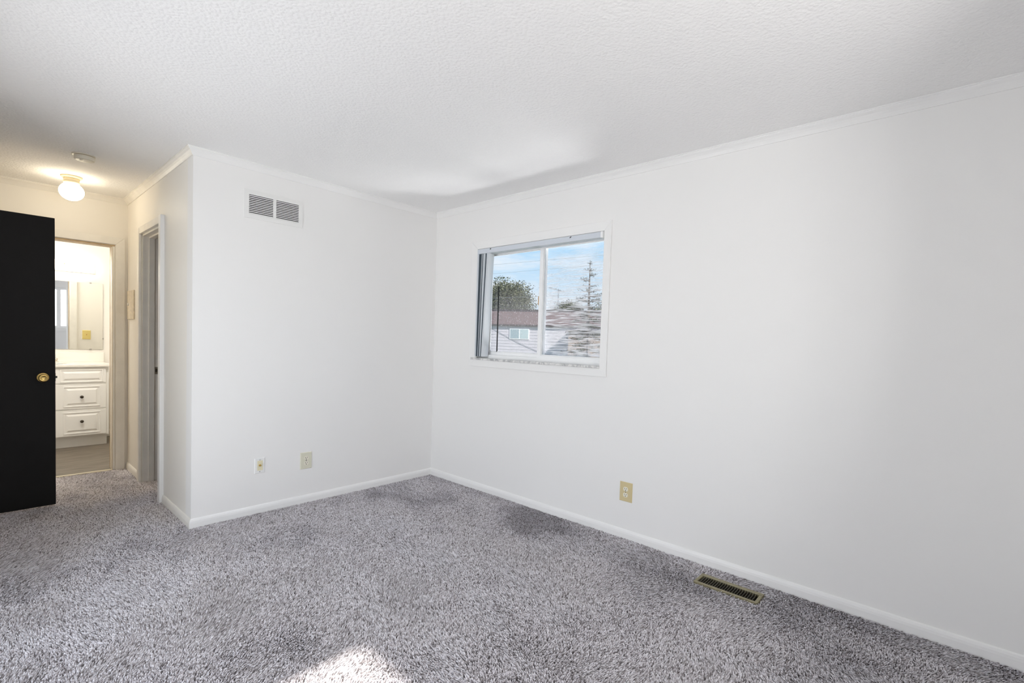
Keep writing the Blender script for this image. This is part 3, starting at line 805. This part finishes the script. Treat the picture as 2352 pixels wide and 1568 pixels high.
box(b, BX1 - 0.004, BX1 + 0.062, D + 0.115, D + 0.130, -0.003, BZ + 0.066); box(b, BX0 - 0.062, BX0 + 0.004, D + 0.115, D + 0.130, -0.003, BZ + 0.066)
obj('bath_casing', b, HALLTRIM, f)
tagset(obj('trim_7', bx(BX0 + 0.016, BX1 - 0.016, D - 0.010, D + 0.014, -0.012, 0.005), THRESH, bevel=0.002), 'shiny metal threshold strip at the bathroom doorway', 'threshold', kind='structure')

# ------------------------------------------------------------------ painted-over panel on the hall side wall
p_ = thing('wall_panel', (-L, 1.80, 1.365), 'shallow blotchy cream panel on the hall side wall beside the bathroom doorway', 'wall panel')
obj('cover', bx(-L - 0.010, -L, 1.675, 1.935, 1.365, 1.620), PANELP, p_, bevel=0.003)
obj('button', lathe(BM(), [(0.012, 0.0), (0.012, -0.006), (0.008, -0.008)], (-L - 0.010, 1.885, 1.50), 'x', 16), HALLTRIM, p_)
# ------------------------------------------------------------------ hall ceiling: globe lamp and smoke detector
lx_, ly_ = -2.396, 1.480
t = thing('ceiling_lamp', (lx_, ly_, H), 'lit white globe lamp on the hall ceiling', 'lamp')
obj('ceiling_plate', lathe(BM(), [(0.066, 2.4405), (0.066, 2.434), (0.060, 2.426), (0.050, 2.424)], (lx_, ly_, 0), 'z', 36), FIXTURE, t, smooth=True)
obj('fitter', lathe(BM(), [(0.050, 2.426), (0.048, 2.410), (0.046, 2.402), (0.050, 2.396), (0.047, 2.382)], (lx_, ly_, 0), 'z', 36), FIXTURE, t, smooth=True)
prof = []
for i in range(17):
    a = PI * (0.12 + 0.88 * i / 16)
    prof.append((max(0.0015, 0.0755 * math.sin(a)), 2.325 + 0.068 * math.cos(a)))
obj('globe', lathe(BM(), prof, (lx_, ly_, 0), 'z', 40), GLOBE, t, smooth=True, label='glowing white opal glass globe')
t = thing('smoke_detector', (-2.401, 0.775, H), 'round cream smoke detector on the hall ceiling', 'smoke detector')
obj('mounting_plate', lathe(BM(), [(0.062, 2.4405), (0.062, 2.434), (0.057, 2.432)], (-2.405, 0.779, 0), 'z', 36), DETECTOR, t)
obj('gap_ring', lathe(BM(), [(0.050, 2.434), (0.050, 2.427)], (-2.401, 0.775, 0), 'z', 36), GOLDWOOD, t)
obj('housing', lathe(BM(), [(0.055, 2.428), (0.055, 2.412), (0.052, 2.405), (0.045, 2.402), (0.020, 2.401)], (-2.401, 0.775, 0), 'z', 36), DETECTOR, t, smooth=False)
obj('test_button', lathe(BM(), [(0.008, 2.402), (0.008, 2.399), (0.006, 2.398)], (-2.420, 0.760, 0), 'z', 16), DETECTOR, t)

# ------------------------------------------------------------------ bathroom
vx0, vx1, vyf, vyb = -2.80, -1.921, 3.245, YB
t = thing('vanity_cabinet', ((vx0 + vx1) / 2, 3.5, 0), 'white bathroom vanity cabinet with raised-panel drawers', 'cabinet')
b = BM(); box(b, vx0, vx1, vyf, vyb - 0.001, 0.115, 0.858)
obj('body', b, CABINET, t)
obj('toe_kick', bx(vx0 + 0.0, vx1 - 0.008, 3.305, vyb - 0.001, -0.003, 0.115), CABINET, t)
def drawer_front(name, x0, x1, z0, z1, knob, slim=False):
    fy = vyf - 0.018
    b = BM()
    box(b, x0, x1, fy, vyf, z0, z1)
    ax, az = (0.028, 0.030) if slim else (0.052, 0.044)
    X0, X1, Z0, Z1 = x0 + ax + 0.03, x1 - ax - 0.02, z0 + az, z1 - az
    k = 0.014
    # sunk groove around a raised, chamfered panel
    for (q0, q1, n0, n1) in ((0.0, 0.016, fy - 0.0005, fy - 0.0075),):
        hexa(b, [(X0, n0, Z0), (X1, n0, Z0), (X1, n0, Z1), (X0, n0, Z1), (X0 + q1, n1, Z0 + q1), (X1 - q1, n1, Z0 + q1), (X1 - q1, n1, Z1 - q1), (X0 + q1, n1, Z1 - q1)])
    # outer raised frame
    e_ = 0.010
    for (a0, a1, c0, c1) in ((X0 - k - e_, X1 + k + e_, Z1 + k, Z1 + k + e_), (X0 - k - e_, X1 + k + e_, Z0 - k - e_, Z0 - k), (X0 - k - e_, X0 - k, Z0 - k, Z1 + k), (X1 + k, X1 + k + e_, Z0 - k, Z1 + k)):
        box(b, a0, a1, fy - 0.005, fy, c0, c1)
    o = obj(name, b, CABINET, t, bevel=0.0015)
    if knob:
        obj('knob', lathe(BM(), [(0.006, 0.0), (0.005, -0.010), (0.009, -0.014), (0.0155, -0.018), (0.0155, -0.022), (0.010, -0.027), (0.003, -0.029)], (knob[0], fy - 0.0075, knob[1]), 'y', 24), KNOBM, o, smooth=True, label='dark pewter knob')
dx0, dx1 = -2.352, -1.945
drawer_front('drawer', dx0, dx1, 0.690, 0.838, None, True)
drawer_front('drawer', dx0, dx1, 0.415, 0.672, (-2.148, 0.541))
drawer_front('drawer', dx0, dx1, 0.128, 0.398, (-2.148, 0.279))
drawer_front('door', vx0 + 0.02, dx0 - 0.02, 0.128, 0.672, (-2.41, 0.56))
drawer_front('drawer', vx0 + 0.02, dx0 - 0.02, 0.690, 0.838, None, True)
t = thing('vanity_countertop', ((vx0 + vx1) / 2, 3.5, 0.858), 'cream vanity top with backsplash under the mirror', 'countertop')
obj('slab', bx(vx0 - 0.015, -1.898, 3.205, YB, 0.859, 0.886), COUNTER, t, bevel=0.004)
obj('backsplash', bx(vx0 - 0.015, -1.890, YB - 0.022, YB, 0.886, 0.990), COUNTER, t, bevel=0.003)
obj('basin', lathe(BM(), [(0.205, 0.8885), (0.200, 0.8905), (0.190, 0.8895), (0.15, 0.887)], (-2.45, 3.46, 0), 'z', 36, (1.0, 0.8)), COUNTER, t)
t = thing('faucet', (-2.449, 3.66, 0.886), 'chrome and brass faucet at the back of the vanity top', 'faucet')
CHROME = mat('chrome', (0.72, 0.66, 0.58), 0.12, 1.0)
obj('base', bx(-2.605, -2.292, 3.635, 3.685, 0.8865, 0.900), CHROME, t, bevel=0.005)
obj('spout', tube(BM(), [(-2.449, 3.66, 0.90), (-2.449, 3.655, 0.955), (-2.449, 3.60, 0.975), (-2.449, 3.55, 0.955)], [0.013, 0.012, 0.011, 0.010], 12), CHROME, t, smooth=True)
for hx in (-2.583, -2.314):
    obj('handle', lathe(BM(), [(0.015, 0.899), (0.012, 0.910), (0.019, 0.917), (0.019, 0.928), (0.010, 0.934)], (hx, 3.66, 0), 'z', 16), CHROME, t, smooth=True)
# mirror, hung a hair out of square with the room
t = thing('bathroom_mirror', (-2.40, YB, 1.029), 'frameless mirror above the vanity reflecting a window', 'mirror')
mb = bx(-2.76, -1.899, YB - 0.012, YB - 0.006, 1.029, 1.788)
MTZ, MTX = 0.76, -0.43
ca = Matrix.Rotation(math.radians(-MTZ), 4, 'Z') @ Matrix.Rotation(math.radians(-MTX), 4, 'X')
piv = Vector((-2.1, YB - 0.012, 1.4))
for v_ in mb.verts: v_.co = piv + ca @ (v_.co - piv)
obj('glass', mb, MIRROR, t)
for (cx_, cz_) in ((-2.009, 1.788), (-2.009, 1.027), (-2.5, 1.788), (-2.5, 1.027)):
    obj('clip', bx(cx_ - 0.008, cx_ + 0.008, YB - 0.022, YB, cz_ - 0.006, cz_ + 0.008), STEEL, t)
obj('clip', bx(-1.902, -1.894, YB - 0.020, YB, 1.145, 1.160), STEEL, t)
t = thing('vanity_light', (-2.33, YB, 1.908), 'lit white box light above the bathroom mirror', 'lamp')
obj('diffuser', bx(-2.68, -1.981, YB - 0.060, YB - 0.012, 1.908, 2.018), DIFFUSER, t, bevel=0.004, label='glowing white acrylic diffuser')
obj('backplate', bx(-2.70, -1.970, YB - 0.012, YB, 1.900, 2.026), CABINET, t)
obj('finial', lathe(BM(), [(0.006, 0.0), (0.006, -0.006), (0.003, -0.009)], (-2.235, YB - 0.060, 1.975), 'y', 12), BRASS, t)
# light switch on the bathroom side, reflected in the mirror
fr = plate_frame('bath', -1.895, 1.15)
t = thing('light_switch', fr(0, 0, 0), 'switch plate with warm light in its colour, seen in the bathroom mirror', 'switch')
obj('cover_plate', bevelled_plate(fr, 0.090, 0.128, 0.006), mat('warm_lit_plastic', (0.74, 0.60, 0.22), 0.4), t)  # yellow of the bathroom light put into the plate colour
obj('toggle', pbox(fr, -0.004, 0.004, 0.006, 0.016, -0.006, 0.010), AMBER, t)

# ------------------------------------------------------------------ outside the window
ZG = -2.8
tagset(obj('ground', bx(0.4, 90, -60, 90, ZG - 0.3, ZG), GRASS), 'grassy ground far below the window', 'ground', kind='structure')
def local_thing(name, loc, rz, label, cat, group=None):
    o = thing(name, loc, label, cat, group); o.rotation_euler = (0, 0, rz); ORG[o.name] = Vector((0, 0, 0)); return o
# neighbouring two-storey building; local +x runs along its facade to the right, -y faces this room
A_ = math.radians(25)
tx, ty = math.sin(A_), -math.cos(A_)
nb = local_thing('apartment_building', (22.59, 18.93, ZG), math.atan2(ty, tx), 'white clapboard building with brown mansard band across the yard', 'building')
def at(o): o.parent_type = 'OBJECT'; return o
s0, s1, top, fb = -14.0, 16.0, 3.42 - ZG, 2.40 - ZG
# in this frame the facade plane is y = 0 and depth runs to +y
obj('wall', bx(s0, s1, 0.05, 4.5, 0, fb), SIDING, nb)
b = BM(); zz = 0.0; pitch = 0.205
while zz < fb - 0.02:
    z1_ = min(zz + pitch, fb)
    hexa(b, [(s0, 0.0, zz), (s1, 0.0, zz), (s1, 0.05, zz), (s0, 0.05, zz), (s0, 0.013, z1_), (s1, 0.013, z1_), (s1, 0.05, z1_), (s0, 0.05, z1_)])
    zz += pitch
obj('siding', b, SIDING, nb)
obj('mansard', hexa(BM(), [(s0 - .1, -0.10, fb), (s1 + .1, -0.10, fb), (s1 + .1, 4.6, fb), (s0 - .1, 4.6, fb), (s0, 0.10, top), (s1, 0.10, top), (s1, 4.5, top), (s0, 4.5, top)]), MANSARD, nb, label='brown mansard band')
obj('gutter', bx(s0 - .1, s1 + .1, -0.13, -0.03, fb - 0.08, fb + 0.03), FASCIA, nb)
obj('coping', bx(s0 - .05, s1 + .05, 0.04, 4.55, top, top + 0.07), FASCIA, nb)
def far_window(u0, u1, z0, z1, mull):
    w_ = obj('window', bx(u0 - 0.06, u1 + 0.06, -0.03, 0.06, z0 - 0.06, z1 + 0.06), VINYL, nb)
    obj('pane', bx(u0, mull - 0.04, -0.04, -0.02, z0, z1), FARGLASS, w_); obj('pane', bx(mull + 0.04, u1, -0.04, -0.02, z0, z1), mat('far_screened_window', (0.45, 0.56, 0.58), 0.4), w_)
far_window(-0.62, 0.68, 1.47 - ZG, 2.10 - ZG, 0.05)
far_window(-7.2, -5.9, 1.47 - ZG, 2.10 - ZG, -6.55)
far_window(8.5, 9.8, 1.47 - ZG, 2.10 - ZG, 9.1)
obj('service_cable', tube(BM(), [(-2.3, -0.022, 2.30 - ZG), (-1.2, -0.022, 1.74 - ZG), (0.0, -0.022, 1.17 - ZG), (1.4, -0.022, 0.62 - ZG), (3.6, -0.022, 0.05 - ZG)], 0.010, 6), CABLE, nb, label='dark slanting cable')
obj('downpipe', tube(BM(), [(4.25, -0.08, 0.2), (4.25, -0.08, fb - 0.05)], 0.05, 8), FASCIA, nb)
# tan brick stair tower standing in front of it
obj('porch', bx(3.75, 6.1, -1.4, 0.0, 0, 2.02 - ZG), BRICK, nb, label='tan brick stair porch')
obj('porch_roof', bx(3.6, 6.25, -1.55, 0.0, 2.02 - ZG, 2.12 - ZG), ROOFM, nb)

# television antenna on the roof
t = local_thing('roof_antenna', (25.6, 17.9, 3.4), 0, 'thin television antenna above the far roof', 'antenna')
b = BM(); tube(b, [(0, 0, 0), (0, 0, 1.75)], 0.03, 6)
obj('mast', b, CABLE, t)
b = BM(); dv = Vector((0.67, -0.74, 0))
tube(b, [dv * -0.75 + Vector((0, 0, 1.85)), dv * 0.45 + Vector((0, 0, 1.55))], 0.025, 6)
for k in (-0.5, -0.2, 0.1, 0.35): tube(b, [dv * k + Vector((-0.2, -0.18, 1.7 - 0.25 * k)), dv * k + Vector((0.2, 0.18, 1.7 - 0.25 * k))], 0.015, 5)
obj('boom', b, CABLE, t)

def leaf_mesh(name, centres, sizes, material, parent, seed, aspect=0.5):
    rng = np.random.default_rng(seed); n = len(centres)
    u = rng.normal(size=(n, 3)); u /= np.linalg.norm(u, axis=1)[:, None]
    w_ = rng.normal(size=(n, 3)); w_ -= (w_ * u).sum(1)[:, None] * u; w_ /= np.linalg.norm(w_, axis=1)[:, None]
    s = np.asarray(sizes)[:, None]
    V = np.stack([centres + u * s, centres + w_ * s * aspect, centres - u * s, centres - w_ * s * aspect], 1)
    me = bpy.data.meshes.new(name)
    me.vertices.add(n * 4); me.vertices.foreach_set('co', V.ravel().astype(np.float32))
    me.loops.add(n * 4); me.loops.foreach_set('vertex_index', np.arange(n * 4, dtype=np.int32))
    me.polygons.add(n); me.polygons.foreach_set('loop_start', (np.arange(n) * 4).astype(np.int32))
    at_ = me.attributes.new('tone', 'FLOAT', 'POINT')
    at_.data.foreach_set('value', np.repeat(rng.uniform(0, 1, n), 4).astype(np.float32))
    me.update(calc_edges=True); me.materials.append(material)
    o = bpy.data.objects.new(name, me); C.objects.link(o); o.parent = parent
    return o

def leafy_tree(loc, cr, cz, rx, rz, nclump, nleaf, leaf, label, seed, group=None):
    t = local_thing('leafy_tree', loc, 0, label, 'tree', group)
    rng = np.random.default_rng(seed)
    cen = []
    while len(cen) < nclump:
        p = rng.uniform(-1, 1, 3)
        if 0.35 < np.linalg.norm(p) < 1: cen.append(p * np.array([rx, rx, rz]) * 0.85 + np.array([0, 0, cz]))
    cen = np.array(cen)
    idx = rng.integers(0, nclump, nleaf)
    pts = cen[idx] + np.clip(rng.normal(0, 1, (nleaf, 3)), -1.7, 1.7) * cr
    leaf_mesh('foliage', pts, rng.uniform(0.6, 1.2, nleaf) * leaf, LEAF, t, seed + 1)
    b = BM(); tube(b, [(0, 0, 0), (0.1, 0, cz * 0.5), (0, 0.1, cz)], [0.28, 0.22, 0.12], 8)
    for c in cen[:12]: tube(b, [(0, 0.05, cz * 0.7), tuple(np.array([0, 0, cz * 0.85]) * 0.4 + c * 0.6), tuple(c)], [0.10, 0.06, 0.02], 5)
    obj('trunk', b, BARK, t)
    return t
leafy_tree((33.0, 29.95, ZG), 0.46, 5.20 - ZG, 3.25, 2.25, 66, 26000, 0.085, 'rounded green tree behind the far building', 11)
leafy_tree((34.3, 23.6, ZG), 0.36, 3.95 - ZG, 1.5, 1.05, 26, 7000, 0.075, 'low bushy tree right of the window mullion', 21)
leafy_tree((35.8, 19.0, ZG), 0.45, 3.9 - ZG, 2.6, 1.1, 40, 9000, 0.08, 'broad hazy tree at the right edge of the window', 31)

# tall thin spruce
t = local_thing('spruce_tree', (20.10, 11.62, ZG), 0, 'tall thin spruce seen through the screened pane', 'tree')
rng = np.random.default_rng(3)
b = BM(); ht = 5.90 - ZG
tube(b, [(0, 0, 0), (0.02, 0, ht * 0.6), (0, 0, ht)], [0.16, 0.09, 0.012], 7)
pts = []
z_ = 1.5
while z_ < ht - 0.12:
    fr_ = (ht - z_) / ht
    ln = min(1.55, 0.12 + 2.9 * fr_) * rng.uniform(0.7, 1.1)
    for k in range(6 if z_ < 7.2 else 4):
        a = rng.uniform(0, 2 * PI); q = Vector((math.cos(a) * ln, math.sin(a) * ln, (0.18 if z_ > 6.4 else -0.18) * ln))
        tube(b, [(0, 0, z_), tuple(Vector((0, 0, z_)) + q * 0.5 + Vector((0, 0, -0.06 * ln))), tuple(Vector((0, 0, z_)) + q)], [0.022, 0.014, 0.006], 5)
        m_ = int((70 if z_ < 6.6 else 15) * ln) + 3
        for _ in range(m_):
            f2 = rng.uniform(0.15, 1.0); c_ = np.array([0, 0, z_]) + np.array(q) * f2 + rng.normal(0, 0.055, 3); pts.append(c_)
    z_ += rng.uniform(0.24, 0.36)
obj('trunk', b, BARK, t)
leaf_mesh('foliage', np.array(pts), rng.uniform(0.03, 0.075, len(pts)), NEEDLE, t, 5, 0.35)

# overhead wires
def wire(p0, p1, sag, r_, label, e0=6, e1=4):
    p0, p1 = Vector(p0), Vector(p1); d_ = p1 - p0; q0, q1 = p0 - d_ * e0, p1 + d_ * e1
    pts_ = [q0.lerp(q1, i / 24) - Vector((0, 0, sag * (1 - (2 * i / 24 - 1) ** 2))) for i in range(25)]
    tagset(obj('overhead_wire', tube(BM(), pts_, r_, 6), CABLE), label, 'wire', group='overhead wires across the yard')
wire((7.2, 6.16, 2.55), (8.01, 5.27, 2.63), 0.05, 0.004, 'overhead wire crossing in front of the rounded tree')
wire((11.79, 10.14, 4.46), (14.42, 7.27, 4.93), 0.02, 0.004, 'uppermost overhead wire across the sky')
wire((13.05, 8.75, 4.31), (14.42, 7.25, 4.55), 0.02, 0.0035, 'overhead wire across the sky below the uppermost one')
# brick house behind the rear window (seen only in the mirror)
nb2 = local_thing('brick_house', (-2.2, -11.5, ZG), 0, 'brick house wall behind the rear window, glimpsed in the mirror', 'building')
obj('wall', bx(-7, 7, -3, 0, 0, 4.6), mat('pink_brick', (0.72, 0.62, 0.58), 0.85, var=(6, 0.15)), nb2)
obj('sun_block', bx(0.27, 6.5, 0, 5.2, 0, 4.3 - ZG), bpy.data.materials['pink_brick'], nb2)  # added block that keeps sun off the right rear pane
obj('roof', hexa(BM(), [(-7.4, -3.4, 4.6), (7.4, -3.4, 4.6), (7.4, 0.4, 4.6), (-7.4, 0.4, 4.6), (-7.0, -2.2, 5.6), (7.0, -2.2, 5.6), (7.0, -0.9, 5.6), (-7.0, -0.9, 5.6)]), ROOFM, nb2)
